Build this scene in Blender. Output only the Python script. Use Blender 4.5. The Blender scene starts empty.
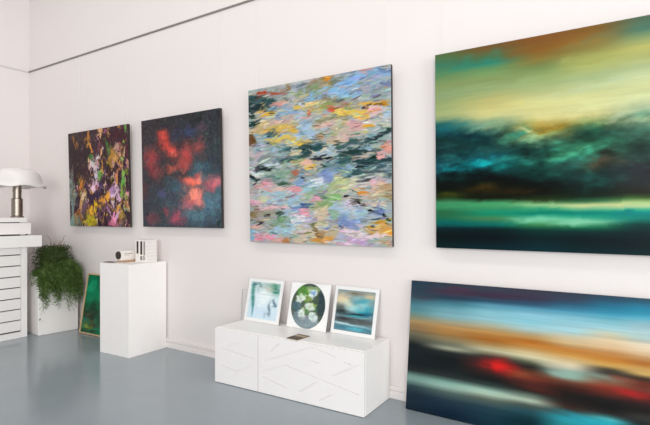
PAINT = {
'p1': ([],
 '''164 240 227 231 0 2c1c20 90
136 24 171 84 0 3a2c2e 80
803 117 228 97 0 3a1a22 80
637 223 204 100 0 341c22 60
36 610 49 171 0 78867c 80
43 871 58 150 0 7a9490 90
115 958 77 85 0 6c7c70 70
45 394 39 64 0 6a6058 60
284 407 110 104 0 3a2428 70
95 106 29 42 15 8f6028 90
151 122 28 32 -30 9a6a30 80
223 149 37 13 0 908890 80
352 66 27 62 10 a87030 90
315 104 27 41 -20 8a5a28 80
383 172 40 29 0 e69c38 95
569 25 34 60 0 d0a070 90
559 74 26 30 0 e0b080 80
660 34 25 30 0 90506a 80
703 198 27 40 15 5f9a42 95
656 154 34 30 -20 3c6a28 80
946 62 25 57 0 5f9a42 95
942 169 22 29 20 8aa848 80
863 211 19 29 0 f08090 95
799 236 33 39 15 c8a088 80
396 267 54 31 0 3a6a2c 90
446 322 62 41 0 c0bcc4 90
499 285 35 30 0 d8d0d8 80
375 359 45 31 0 d8b4a4 90
479 376 44 30 0 c8b8c0 80
567 289 34 60 -8 d8a868 90
602 251 21 40 15 d8bcc0 90
537 195 35 40 0 7a4048 70
748 302 58 39 30 a87c34 90
681 358 59 30 30 8f7028 80
810 356 49 39 20 b88848 85
766 253 25 39 20 c09048 80
527 440 38 36 -15 5f9a42 95
468 427 21 31 0 c8c0d0 90
861 270 32 29 0 d09c78 85
906 322 32 39 0 90a858 80
871 419 40 29 0 d89878 85
743 441 58 39 0 281216 90
646 416 51 40 0 1c1014 90
931 471 32 39 0 80b848 80
822 475 41 24 30 b06848 80
205 573 49 42 -10 b87430 90
254 712 74 47 0 d8b898 90
196 775 56 37 10 c89868 80
164 678 38 42 0 8a5c34 70
330 588 29 73 5 3c2444 95
380 673 72 31 -20 34203c 90
484 676 70 31 20 30203c 90
538 595 26 61 0 48305a 95
508 511 44 25 0 30203a 80
394 538 29 62 5 dcbcd0 95
435 602 21 41 0 c890b0 85
480 572 23 61 0 c484a8 90
457 499 27 31 0 e0c8d8 80
535 461 35 30 0 5f9a42 70
615 567 17 40 -10 d8b898 90
674 529 67 40 0 2a1618 85
653 659 68 40 0 dc9838 95
685 690 50 30 0 e4a848 70
584 719 52 30 0 c88830 85
767 662 66 35 0 dcbcdc 90
845 714 57 29 0 cca8c8 90
736 611 50 30 0 b088ac 85
801 594 49 20 0 d8b8d0 70
788 513 41 29 20 c87c60 80
912 578 35 68 0 5f9a42 95
878 646 32 29 0 70a840 85
939 687 24 29 0 a0b060 70
479 800 53 51 0 cca020 95
355 861 44 52 5 e8ac28 95
262 946 74 47 0 aca028 95
368 956 72 41 0 ac981c 95
174 861 45 63 0 8f5828 85
117 914 38 53 0 a46c30 80
579 852 86 51 0 4a2c4a 90
648 791 51 40 0 5a3858 85
666 741 25 50 5 c88838 80
524 955 79 41 0 2a1a2a 90
809 823 41 30 20 dc9c30 95
725 913 58 50 0 e494b4 90
807 873 49 25 0 d8a8cc 85
723 963 50 25 0 c86c84 85
884 922 40 29 0 b48c44 80
933 853 25 39 0 6ca048 85
456 945 21 26 0 dcbc90 90
835 972 49 16 0 605064 80
959 775 22 48 0 c89860 80
608 964 69 25 0 2c1c28 80
286 808 55 31 0 5a3858 60'''),
'p2': ([],
 '''122 49 287 183 0 2c2024 70
586 37 382 121 0 1a1d20 70
918 108 163 132 0 1f2426 70
111 421 288 276 0 2a2226 60
99 843 290 204 0 2a2f38 70
900 426 187 207 0 27343a 80
810 805 301 186 0 3a5866 90
504 801 261 158 0 34444e 70
745 55 43 25 0 08080a 80
670 150 56 34 0 2a3566 65
632 181 38 26 0 2c3c78 60
495 159 104 52 0 262a44 50
779 127 42 25 0 70405a 70
297 186 62 54 0 b23028 85
284 166 28 27 0 d04434 70
400 321 74 53 0 d43c30 90
349 263 54 36 0 c03428 80
426 332 33 26 0 ff5c48 80
155 349 71 73 0 a83434 80
112 412 58 46 0 8a3034 70
180 472 64 64 0 8a2c30 75
604 319 82 60 0 a83c38 85
590 397 57 43 0 b83c38 80
751 304 49 59 0 a4403c 85
809 318 36 34 0 7a3a3c 60
422 467 67 27 10 d04c38 85
551 456 64 26 10 b04038 80
734 484 86 42 0 3c5e72 80
469 648 79 40 0 365e70 70
573 572 77 22 -10 a84a40 80
671 594 100 34 0 e8604c 90
720 596 49 26 0 ff7c64 80
610 591 38 22 0 e06450 70
804 573 72 25 0 5a7080 50
895 620 70 42 0 b05058 80
941 613 41 41 0 d06870 70
883 670 47 25 0 a04a54 70
680 742 100 64 0 dc6858 90
656 707 38 26 0 ff8c74 80
729 726 31 30 0 ff9480 80
617 793 63 35 0 b85058 75
752 761 61 42 0 d07068 60
475 908 59 53 0 a83c50 85
449 935 53 27 0 c04860 50
125 927 58 46 0 6c343a 70
319 853 34 23 0 98343c 70
270 688 35 23 0 50509a 70
324 698 55 36 0 443c58 50
33 653 44 56 0 6a2830 60
831 890 144 59 0 4a7082 50
926 806 82 66 0 4c7282 50
652 899 75 52 0 466878 50'''),
'p3': ([],
 '''72 71 102 31 2 4a605c 88
218 59 96 30 2 98a09a 88
408 43 81 36 2 a8b4c4 88
480 78 87 29 2 8a9a70 88
537 32 111 35 2 98886a 88
515 125 95 28 2 8c7c68 88
137 112 159 38 2 2f4c50 88
409 0 63 22 2 b0b8bc 88
175 277 196 45 2 c8b898 88
331 261 129 44 2 c8b488 88
279 168 123 37 2 88b0cc 88
441 303 98 50 2 a8c4e0 88
158 339 138 38 2 8cb0c8 88
75 384 81 31 2 a0b8c8 88
403 410 126 36 2 2f5050 88
719 14 64 20 2 a8b8c8 88
764 50 117 34 2 88b4dc 88
907 28 96 33 2 8cb0d8 88
673 94 178 41 2 8ab8e0 88
888 109 89 33 2 88a0c0 88
718 141 119 27 2 90b8d8 88
947 156 65 32 2 98a8a8 88
618 162 91 28 2 989070 88
750 185 86 27 2 a0a098 88
651 260 106 28 2 909068 88
952 261 65 45 2 b0c8dc 88
874 280 67 33 2 d8c8c0 88
683 316 105 34 2 c8c0a0 88
561 339 68 35 2 b8c4d0 88
761 347 78 27 2 d0b0a8 88
921 407 73 33 2 90a8a8 88
715 383 80 21 2 d8b8a8 88
615 392 75 28 2 c8b090 88
532 433 69 21 2 e0d0b8 88
615 451 75 28 2 a8c0d0 88
172 437 137 46 2 98a8a8 88
74 463 102 39 2 8c9a9c 88
288 540 169 52 2 98b0a8 88
459 567 88 36 2 90a0a0 88
545 524 85 35 2 b8b8a8 88
681 532 113 55 2 708c90 88
902 545 118 53 2 688488 88
286 729 151 67 2 a4c4d8 88
128 674 140 46 2 c4c8c4 88
473 653 114 43 2 a8c8dc 88
646 665 90 56 2 a8b888 88
808 670 108 54 2 c8c4bc 88
942 697 73 39 2 b8a890 88
101 823 111 62 2 a09888 88
283 893 132 67 2 a8c8d8 88
470 854 88 43 2 b8b8d0 88
433 934 107 44 2 d4c4a8 88
678 783 113 48 2 a8c8dc 88
756 772 86 48 2 d8c8d0 88
899 807 89 46 2 a8b8cc 88
541 824 60 57 2 d8c0a8 88
710 865 96 48 2 8ca4c8 88
609 943 83 42 2 c0b498 88
928 908 73 40 2 d0a860 88
805 938 108 34 2 e0ccd4 88
805 978 108 27 2 c0a8c8 88
114 31 40 14 2 b83c28 88
326 30 32 18 2 9a7a50 88
218 49 48 9 2 b05040 88
54 127 92 23 2 243c40 88
80 52 61 23 2 3a5a58 88
248 113 76 12 2 d8a098 88
112 147 50 14 2 d8b070 88
392 163 72 18 2 e0c068 88
493 152 78 13 2 e8d490 88
479 204 26 16 2 d86858 88
535 193 43 21 2 c0a868 88
160 173 49 14 2 e8b848 88
44 218 62 25 2 2c4c48 88
37 178 41 16 2 3a4a40 88
143 235 79 19 2 d8bc88 88
215 224 58 15 2 d8b0a0 88
254 272 124 19 2 dcb860 88
360 302 55 15 2 e0b850 88
190 298 58 21 2 4a6868 88
93 275 61 23 2 c8b080 88
276 344 132 16 2 e4c468 88
533 361 51 21 2 b8a078 88
404 374 63 15 2 e8c458 88
25 341 41 31 2 705030 88
351 437 55 15 2 d8c8a8 88
461 445 62 18 2 2c484c 88
290 408 56 15 2 486868 88
532 415 51 18 2 305458 88
212 408 77 15 2 98b8c8 88
391 212 45 15 2 a8bcd0 88
331 218 46 15 2 c8a8a0 88
442 249 53 14 2 98b4d0 88
600 18 42 17 2 d89030 88
653 44 49 14 2 7a8478 88
966 27 43 13 2 7890b8 88
852 8 45 11 2 c0a0a0 88
719 3 48 14 2 90a0b0 88
965 104 50 19 2 8088a8 88
814 109 61 13 2 b0a8b0 88
584 175 59 21 2 98a060 88
624 198 26 18 2 d86050 88
685 194 40 14 2 a07868 88
917 201 88 14 2 e0b040 88
970 198 29 13 2 c88c30 88
893 237 44 23 2 ecb4b4 88
862 211 45 8 18 503028 88
923 205 44 6 5 503028 88
964 219 29 14 2 d89020 88
762 238 102 17 2 e4c458 88
684 223 64 14 2 e8c868 88
825 268 46 16 2 e0b450 88
861 323 30 12 2 e8a828 88
780 303 62 20 2 d8a8a8 88
583 288 67 18 2 e0b8a8 88
963 328 43 19 2 c8c8b8 88
975 368 43 16 20 344c4c 88
909 389 51 16 20 2c3c40 88
860 407 53 17 10 3c5458 88
760 410 63 15 2 486868 88
980 445 43 29 2 e0a090 88
779 463 78 14 2 2c4444 88
848 446 60 13 2 88a8b8 88
908 462 37 10 2 2c4448 88
695 428 48 12 2 405c5c 88
122 518 60 19 -10 243030 88
154 539 40 11 -20 1c2828 88
49 428 82 16 2 c8b8c0 88
31 486 52 19 2 b8c0c8 88
170 553 69 15 2 a0b8a8 88
289 477 94 22 2 486468 88
402 466 72 16 2 405c58 88
531 487 69 9 2 1c2c2c 88
489 526 52 16 2 e6bc48 88
460 500 71 17 2 e8b8a8 88
380 495 55 15 2 b0b888 88
187 502 59 15 2 c8d8e0 88
105 556 70 12 2 d8e0e0 88
38 579 62 14 -10 202c2c 88
178 585 69 23 2 7c9890 88
364 562 37 18 2 b87058 88
288 565 75 22 2 88a890 88
415 599 27 8 2 1c2828 88
558 596 42 28 2 8ca0c8 88
530 619 52 21 2 e8ecf0 88
264 627 57 19 2 486858 88
400 620 45 22 2 88a8c8 88
104 634 81 28 2 e8a4b0 88
29 651 41 23 2 b0a8a8 88
355 655 83 19 2 e89ca4 88
248 658 67 15 2 e0c0b8 88
168 688 79 15 2 a8c8d8 88
103 719 81 17 2 d8d4a8 88
36 738 52 23 2 e8b0c0 88
528 739 52 21 2 e8a8b8 88
479 708 53 22 2 90b890 88
420 771 36 16 2 3c5c98 88
368 774 46 13 2 6c8cb8 88
207 772 116 12 2 e8bcc4 88
398 805 54 20 2 e8a4b4 88
514 781 52 18 2 98a878 88
577 752 59 21 2 90b078 88
17 823 42 27 2 8a7a58 88
142 824 26 9 2 302c28 88
100 873 20 8 2 2c2828 88
238 811 38 15 2 485c50 88
276 855 66 22 2 789c78 88
375 861 55 13 2 f0ecf0 88
470 848 70 22 2 c0b8dc 88
165 882 59 23 2 a0b4a8 88
67 902 51 16 2 e0b8b0 88
15 950 31 55 2 80b0d0 88
115 967 80 23 2 e898aa 88
204 984 58 19 2 d8a8a0 88
282 988 28 19 2 c08858 88
519 908 43 29 -25 907850 88
540 944 43 21 -20 806840 88
491 878 44 18 2 7c8058 88
553 980 60 21 2 e09838 88
395 985 72 22 2 d8c0a8 88
747 472 63 14 2 2c4848 88
828 512 76 13 2 304c50 88
714 505 72 17 2 486c6c 88
822 551 46 9 2 1c2c30 88
884 532 67 13 2 2c4448 88
932 552 58 16 2 486468 88
790 584 70 18 2 3c5c60 88
713 551 64 21 2 98bcd4 88
907 584 74 13 2 405c60 88
972 601 36 10 2 2c4040 88
932 502 36 17 2 e8a8a8 88
810 494 46 11 2 c8b0a0 88
979 522 36 13 2 30484c 88
613 593 42 35 2 88a0d0 88
585 627 34 21 2 90a0c8 88
680 631 57 21 2 c8d098 88
732 662 55 17 2 d0d0b0 88
652 712 57 15 2 88b878 88
598 729 50 14 2 80b070 88
901 651 52 23 2 e4b8b8 88
833 699 38 15 2 dc9440 88
954 680 51 20 2 b8a080 88
725 711 17 8 2 202020 88
782 735 47 6 -5 484838 88
820 759 34 8 -25 141618 88
918 757 59 13 2 d8c8b8 88
977 720 36 13 2 a09070 88
881 799 34 9 -8 101418 88
929 802 44 20 2 7888b8 88
959 824 29 11 -20 14181c 88
982 846 19 10 -20 181c20 88
710 871 56 28 2 7088bc 88
755 859 55 20 2 8898c4 88
806 818 46 27 2 a8c8d8 88
637 824 33 28 2 98b8a0 88
886 889 13 8 2 283858 88
940 880 51 20 2 d8a048 88
975 912 36 22 2 eca038 88
911 863 37 16 2 c89840 88
742 917 87 14 2 ecd0d8 88
898 942 82 13 2 ecd4d8 88
575 926 42 21 2 a89878 88
773 979 62 20 2 c8a8d0 88
867 971 60 17 2 98b0a8 88
676 959 41 28 2 b8c0d8 88
608 967 42 21 2 e0a050 88
951 974 44 16 2 b89878 88
708 993 56 11 2 d8b0c8 88
527 878 43 21 2 d0c8a8 88'''),
'p4': ([[18, "14:5d6f4d 61:4a7a66 107:6c8a63 158:8a9468 210:93a07a 261:a3a878 313:b0b285 339:8a9a78 364:2c5f60 416:1f5057 468:1c3a38 519:1f3d3e 571:1f5058 607:183c42 649:101f1e 701:141812 742:2a3a22 768:4a9068 789:3f8a62 815:356a4a 846:2a6a50 867:12665f 898:0c2c30 934:071a1c 986:0a2a2c"], [217, "11:7a5a3a 50:5f6f50 84:3f8272 113:6f8f66 161:8f9a6a 210:9aa278 259:c2b57e 307:d3c38c 346:c9c493 376:93a888 405:3a6a62 439:1a4044 488:1c3f3e 537:1c5a62 576:1f7a82 610:1a4e52 659:0c1716 708:2a2412 747:15180f 772:4d9a6a 796:46946a 821:1f8a6c 845:4f8058 875:0f6a62 904:082426 943:061a1e 992:0a2d33"], [395, "12:8a5a35 58:8f6234 104:8f7a48 141:7f8a5c 187:9aa574 233:a8ad80 279:c9c292 326:dcd09a 372:d8cd96 409:c2ad60 436:8a7434 460:9fae74 483:5a7f62 529:20453f 566:2a5a50 598:245a50 631:1c4a44 677:0c1615 724:15160e 756:2a3a20 779:8fc08c 798:3f9a74 821:16806c 849:6fbf9a 877:4a8a5c 905:0c3a36 938:07262a 993:0a3238"], [555, "14:8a6238 53:96703f 97:8f7f4e 141:a8a468 184:b5b47a 228:b0b890 272:c8c698 316:d8d0a0 351:dcd6a4 386:cfc892 421:7f8a5a 447:3a5a44 478:22463c 513:3a7a5f 544:3a7a60 579:2a5a4c 610:2a3a34 654:1a3a36 698:101a18 742:1a2a20 764:3a6a48 782:c8cf9a 800:6fb48c 817:0a8070 840:3fa084 857:86c8a4 879:2f7a58 906:0a3634 941:062024 994:0a2c30"], [713, "11:5f7060 52:5a7a6c 85:8a9670 127:b8ae70 168:b5b07a 210:b8bc94 251:d0cfa8 301:d5cfa0 343:d2d0a8 384:a5b294 417:6f9078 442:98b08c 476:4a7060 517:2a4a40 559:283a38 601:2c3634 651:2a2c30 693:2c3030 735:2a2a22 755:3f5a30 776:a8c488 793:bcd0a0 810:35a888 827:12807c 848:1a7a6c 873:0c3f3c 915:06262a 957:052024 994:0a2c30"]],
 '''81 388 61 15 10 1f7f8a 70
52 364 49 12 20 2a7078 60
140 420 70 18 -10 123036 70
198 393 57 12 15 8ab09a 60
254 390 55 17 10 9ab08c 60
308 440 48 17 30 4a8a72 70
330 428 32 8 -22 d8cf92 70
371 471 46 14 -22 a8c090 60
412 439 50 11 5 8a6420 80
438 428 59 11 15 a08838 70
385 491 41 16 -20 8ab890 60
140 575 59 24 12 189aa0 75
171 557 29 12 20 22a8ac 70
100 592 54 12 5 1a868c 70
254 612 66 11 5 1c8a86 70
205 585 28 9 -10 1f9a98 60
235 514 78 23 15 2a4a44 50
290 567 65 17 15 24544c 60
333 547 42 22 0 141c18 60
343 585 52 14 10 3a8a7c 60
140 635 118 18 5 0e1c1c 60
190 692 69 15 5 4a3a14 55
343 717 63 11 8 3f3010 55
38 727 62 12 0 3f4416 60
493 538 76 26 20 44886a 70
524 528 28 10 20 5aa880 60
461 567 48 11 15 4a9878 60
570 458 54 15 25 2a6a50 50
585 438 36 10 20 8aa868 50
629 422 52 13 15 b8c8a4 60
658 397 43 10 10 c0ccac 60
677 442 25 10 60 c0d0b0 60
700 449 33 7 -10 b0c8a8 60
713 430 20 7 20 3a5a48 60
620 572 70 30 0 2c322e 60
600 605 62 26 5 4a3c2e 50
686 578 50 20 0 284a44 50
700 663 62 39 0 2c2a34 50
585 700 98 26 5 1f4a44 50
539 667 65 16 0 2a4a48 50
360 849 83 14 2 86ccaa 70
492 862 67 13 2 8accaa 60
643 818 129 10 0 0a7c7c 50
539 786 138 8 1 d0d49a 50
79 876 122 12 0 106a68 50
178 781 173 12 2 56a470 40
161 71 127 23 12 3f8878 50
362 50 113 22 14 86623a 35
585 52 89 15 12 7f7a58 50
555 141 118 21 12 a8a468 50
141 216 117 29 8 93a482 50
291 204 129 17 10 a4b084 50
585 260 134 15 8 c4ccae 50
255 313 99 17 12 dcca8c 50
461 331 121 21 8 e4d8a0 40'''),
'p5': ([[13, "21:2f4250 77:34424f 133:3f5660 180:4f7f8a 235:5a8a90 282:7f8a78 321:a58a60 368:8a7050 415:6f6a58 453:55564a 500:23282a 562:20282c 638:1c2427 699:2a302e 737:6f8f88 775:7a9a90 821:35484c 889:24323f 986:1e2c38"], [165, "21:38414e 66:4a3848 112:2f4658 157:4f8694 202:74a8b4 255:82aab0 292:9c9a84 337:b58c58 382:a07844 427:8f8264 464:6b6e5e 493:a8ac94 523:2a2e2e 574:1a2022 647:22282a 699:2f3635 742:7fa69a 778:9ab8ac 815:53645f 879:2a3c4a 951:17293a 1008:142636"], [312, "19:3c4250 70:3f3848 106:34546a 142:5f9cb0 193:8cc4d0 243:92c0c8 293:b0aa8c 336:b88a50 386:a3662e 421:b0905c 457:b8b496 478:8a8870 506:3a3c38 541:4a2a28 576:5a2a28 618:3a2a28 667:1c2022 709:3a4a46 744:9fc0b0 772:aec4b0 806:5f6a60 861:2c4650 916:1f3c48 971:1a3444"], [445, "17:40404e 59:40384a 100:34506a 135:5a98b0 177:8fc8d8 225:8cc8d6 280:a8c4c4 321:b89a6c 362:b06c2a 396:c08a48 430:d0b888 464:cfc8a4 498:5f6450 531:2c2826 558:5a3a2c 605:7a3a2c 652:4a2a26 692:2a2624 726:6f7f74 759:b0c0ac 792:4f5a54 832:2a5058 898:0f3038"], [568, "15:3c4452 49:3a4456 82:34607a 122:4a90ac 169:86c0d0 221:9cc8d2 261:a4ccd4 300:d0c4a4 346:c8a878 379:b5783a 412:d09a50 451:cdb88c 490:d0c8b0 522:8fb0a4 554:8aa898 587:6f4a3a 625:40241f 670:22201e 715:2a2422 753:3f2e28 791:35565a 823:2f9aa8 855:2f8f98"], [682, "7:324a5c 40:2c5a74 78:2a7894 116:3f94b0 168:80bcc8 212:a0ccd4 250:c0c0a8 288:dcc8a4 332:d8b890 370:c08a50 408:c08038 445:d0a860 470:4a4436 495:3a3c38 520:8aa294 551:8a5a44 582:8a3a2c 625:5a2a24 662:201e1e 705:1c1a1a 742:2c2c2a 779:4faab0 809:2fa0b0"], [774, "6:2f5060 34:2c6c86 71:2682a0 108:3f9ab4 157:90bcc8 207:a8c4c8 250:a8c0bc 286:d8ccb4 329:e0c8a8 365:c8a070 402:a8682c 438:c8a060 468:caa868 493:3a3026 523:6a3428 559:6f3a30 589:8a2c28 619:5a2624 654:2c2020 690:201c1c 726:3a3a38 761:2a2c2c 797:0f3c44"]],
 '''347 558 81 36 -4 c82626 95
347 558 38 14 -4 e02c28 80
414 590 62 16 -4 9a5a38 50
736 592 58 15 -4 b02c2c 85
714 514 60 15 -4 8a3a28 60
655 530 89 15 -6 6a5a4a 40
539 546 67 15 -6 98b8ac 60
508 497 69 16 -6 d0c8b0 50
479 673 89 16 -4 6a2e26 50
628 804 107 15 -8 30a4b4 70
710 815 101 14 -8 34b0bc 70
187 38 73 12 0 5a3048 50
340 63 89 17 0 48344a 50
58 130 52 12 0 503a4c 40'''),
}
import bpy, bmesh, math, random
import numpy as np
from mathutils import Vector, Matrix

random.seed(7)
C = bpy.context.scene.collection
R = math.radians

# ------------------------------------------------------------------ helpers
def hexlin(h):
    v = np.array([int(h[i:i + 2], 16) for i in (0, 2, 4)]) / 255.0
    return np.where(v <= .04045, v / 12.92, ((v + .055) / 1.055) ** 2.4)

def hx(h):
    return tuple(float(c) for c in hexlin(h.lstrip('#'))) + (1.0,)

def link(o, parent=None):
    C.objects.link(o)
    if parent is not None:
        o.parent = parent
    return o

def obj(name, bm, mat, parent=None, smooth=False):
    bmesh.ops.recalc_face_normals(bm, faces=bm.faces[:])
    me = bpy.data.meshes.new(name)
    bm.to_mesh(me)
    bm.free()
    for m in (mat if isinstance(mat, (list, tuple)) else [mat]):
        me.materials.append(m)
    if smooth:
        for p in me.polygons:
            p.use_smooth = True
    return link(bpy.data.objects.new(name, me), parent)

def thing(name, label, cat, loc=(0, 0, 0), rot=(0, 0, 0), group=None):
    o = bpy.data.objects.new(name, None)
    o.empty_display_size = .1
    link(o)
    o.location = loc
    o.rotation_euler = rot
    return tag(o, label, cat, group)

def tag(o, label, cat, group=None):
    o['label'] = label
    o['category'] = cat
    if group:
        o['group'] = group
    return o

def struct(name, bm, mat):
    o = obj(name, bm, mat)
    o['kind'] = 'structure'
    return o

def box(bm, x0, x1, y0, y1, z0, z1, bevel=0.0, mi=0):
    vs = [bm.verts.new(p) for p in ((x0, y0, z0), (x1, y0, z0), (x1, y1, z0), (x0, y1, z0),
                                    (x0, y0, z1), (x1, y0, z1), (x1, y1, z1), (x0, y1, z1))]
    fs = [bm.faces.new([vs[i] for i in f]) for f in
          ((3, 2, 1, 0), (4, 5, 6, 7), (0, 1, 5, 4), (1, 2, 6, 5), (2, 3, 7, 6), (3, 0, 4, 7))]
    for f in fs:
        f.material_index = mi
    if bevel > 0:
        es = list({e for f in fs for e in f.edges})
        bmesh.ops.bevel(bm, geom=es, offset=bevel, segments=2, profile=.6, affect='EDGES', material=-1)

def nbox(*a, **k):
    bm = bmesh.new()
    box(bm, *a, **k)
    return bm

def lathe(bm, prof, n=48, wave=None, center=(0, 0, 0)):
    rings = []
    for (r, z) in prof:
        ring = []
        for i in range(n):
            t = 2 * math.pi * i / n
            dr, dz = wave(t, r, z) if wave else (0, 0)
            ring.append(bm.verts.new((center[0] + (r + dr) * math.cos(t), center[1] + (r + dr) * math.sin(t), center[2] + z + dz)))
        rings.append(ring)
    for a, b in zip(rings, rings[1:]):
        for i in range(n):
            j = (i + 1) % n
            bm.faces.new((a[i], a[j], b[j], b[i]))
    return rings

def capped(bm, prof, n=40, center=(0, 0, 0)):
    rg = lathe(bm, prof, n, center=center)
    bm.faces.new(rg[0][::-1])
    bm.faces.new(rg[-1])

def tube(bm, pts, r, n=6):
    pts = [Vector(p) for p in pts]
    rings = []
    for i, p in enumerate(pts):
        d = (pts[min(i + 1, len(pts) - 1)] - pts[max(i - 1, 0)]).normalized()
        a = d.cross(Vector((.31, .77, .55))).normalized()
        b = d.cross(a)
        rr = r[i] if isinstance(r, (list, tuple)) else r
        rings.append([bm.verts.new(p + rr * (a * math.cos(2 * math.pi * k / n) + b * math.sin(2 * math.pi * k / n))) for k in range(n)])
    for a, b in zip(rings, rings[1:]):
        for i in range(n):
            j = (i + 1) % n
            bm.faces.new((a[i], a[j], b[j], b[i]))
    bm.faces.new(rings[0][::-1])
    bm.faces.new(rings[-1])

# ---------------------------------------------------------------- materials
def newmat(name):
    m = bpy.data.materials.new(name)
    m.use_nodes = True
    nt = m.node_tree
    return m, nt, nt.nodes['Principled BSDF']

def mat(name, col, rough=.5, var=.03, scale=12.0, bump=0.0, bscale=120.0, metal=0.0, spec=.5, **kw):
    m, nt, b = newmat(name)
    N, L = nt.nodes, nt.links
    tc = N.new('ShaderNodeTexCoord')
    nz = N.new('ShaderNodeTexNoise')
    nz.inputs['Scale'].default_value = scale
    nz.inputs['Detail'].default_value = 4
    L.new(tc.outputs['Object'], nz.inputs['Vector'])
    mx = N.new('ShaderNodeMix')
    mx.data_type = 'RGBA'
    c = hx(col)
    mx.inputs[6].default_value = tuple(x * (1 - var) for x in c[:3]) + (1,)
    mx.inputs[7].default_value = tuple(min(1, x * (1 + var)) for x in c[:3]) + (1,)
    L.new(nz.outputs['Fac'], mx.inputs[0])
    L.new(mx.outputs[2], b.inputs['Base Color'])
    b.inputs['Roughness'].default_value = rough
    b.inputs['Metallic'].default_value = metal
    b.inputs['Specular IOR Level'].default_value = spec
    for k, v in kw.items():
        b.inputs[k].default_value = v
    if bump > 0:
        n2 = N.new('ShaderNodeTexNoise')
        n2.inputs['Scale'].default_value = bscale
        L.new(tc.outputs['Object'], n2.inputs['Vector'])
        bp = N.new('ShaderNodeBump')
        bp.inputs['Strength'].default_value = bump
        bp.inputs['Distance'].default_value = .002
        L.new(n2.outputs['Fac'], bp.inputs['Height'])
        L.new(bp.outputs['Normal'], b.inputs['Normal'])
    return m

def paint_mat(name, rough=.45, gain=1.0, bump=.25, stretch=(40, 40, 160), spec=.12):
    m, nt, b = newmat(name)
    N, L = nt.nodes, nt.links
    at = N.new('ShaderNodeAttribute')
    at.attribute_name = 'pigment'
    tc = N.new('ShaderNodeTexCoord')
    mp = N.new('ShaderNodeMapping')
    mp.inputs['Scale'].default_value = stretch
    L.new(tc.outputs['Object'], mp.inputs['Vector'])
    nz = N.new('ShaderNodeTexNoise')
    nz.inputs['Scale'].default_value = 1.0
    nz.inputs['Detail'].default_value = 5
    L.new(mp.outputs['Vector'], nz.inputs['Vector'])
    mr = N.new('ShaderNodeMapRange')
    mr.inputs['From Min'].default_value = .3
    mr.inputs['From Max'].default_value = .7
    mr.inputs['To Min'].default_value = .95 * gain
    mr.inputs['To Max'].default_value = 1.05 * gain
    L.new(nz.outputs['Fac'], mr.inputs['Value'])
    mu = N.new('ShaderNodeVectorMath')
    mu.operation = 'SCALE'
    L.new(at.outputs['Color'], mu.inputs[0])
    L.new(mr.outputs['Result'], mu.inputs['Scale'])
    L.new(mu.outputs['Vector'], b.inputs['Base Color'])
    b.inputs['Roughness'].default_value = rough
    b.inputs['Specular IOR Level'].default_value = spec
    if bump:
        bp = N.new('ShaderNodeBump')
        bp.inputs['Strength'].default_value = bump
        bp.inputs['Distance'].default_value = .001
        L.new(nz.outputs['Fac'], bp.inputs['Height'])
        L.new(bp.outputs['Normal'], b.inputs['Normal'])
    return m

M = {}
M['wall'] = mat('white wall paint', '#ece5e3', .75, .012, 1.3, .08, 180)
M['trim'] = mat('white gloss trim', '#efe8e6', .4, .01)
M['ceiling'] = mat('grey ceiling paint', '#b4b4b2', .8, .01)
M['rail'] = mat('grey aluminium rail', '#857e7b', .4, .05, metal=.3)
M['rail_light'] = mat('pale aluminium rail', '#d8d4d2', .4, .03)
M['lacquer'] = mat('white lacquer', '#faf7f5', .35, .012, 6)
M['door'] = mat('white door foil', '#f7f3f2', .45, .012, 6)
M['plinth'] = mat('white painted plinth', '#faf6f3', .5, .02, 9, .12, 60)
M['steel_white'] = mat('white enamelled steel', '#f8f4f2', .4, .015, 5)
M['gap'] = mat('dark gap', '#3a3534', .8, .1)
M['stainless'] = mat('brushed stainless steel', '#978e85', .33, .08, 60, metal=1.0)
M['shade'] = mat('opal white plastic', '#efebe8', .3, .01, 4, spec=.5)
M['shade'].node_tree.nodes['Principled BSDF'].inputs['Subsurface Weight'].default_value = .0
M['planter'] = mat('white planter', '#f8f3f0', .5, .02, 6)
M['soil'] = mat('dark soil', '#2a2019', .95, .3, 60, .6)
M['leaf'] = mat('narrow green leaf', '#5a7439', .45, .75, 22, spec=.35)
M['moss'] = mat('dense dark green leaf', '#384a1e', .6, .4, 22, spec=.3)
M['twig'] = mat('dry brown twig', '#7a664e', .8, .2, 40)
M['canvas_dark'] = mat('dark painted canvas edge', '#2e2726', .6, .15, 30, .2, 300)
M['canvas_teal'] = mat('dark teal canvas edge', '#1a2626', .6, .15, 30, .2, 300)
M['canvas_navy'] = mat('navy canvas edge', '#20262c', .6, .15, 30, .2, 300)
M['canvas_white'] = mat('bare canvas edge', '#d8d2ca', .8, .05, 30, .2, 300)
M['oak'] = mat('pale wood frame', '#dcb98e', .45, .15, 25)
M['frame_white'] = mat('white picture frame', '#f2efed', .4, .01)
M['mount'] = mat('white mount paper', '#fcfbfa', .7, .01)
M['carton'] = mat('white carton', '#f1ebe6', .6, .015)
M['print_black'] = mat('dark brown printing ink', '#33251f', .6, .08)
M['print_grey'] = mat('grey printing ink', '#9c9692', .6, .08)
M['print_pale'] = mat('pale grey printing ink', '#cbc6c4', .6, .05)
M['kraft'] = mat('kraft card', '#c9a27e', .7, .08, 40)
M['black_card'] = mat('dark card', '#4a4038', .6, .1)
M['nylon'] = mat('clear nylon line', '#f7f5f3', .25, .01, spec=.6)
M['lamp_metal'] = mat('white spotlight enamel', '#e8e6e4', .4, .02)

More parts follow.
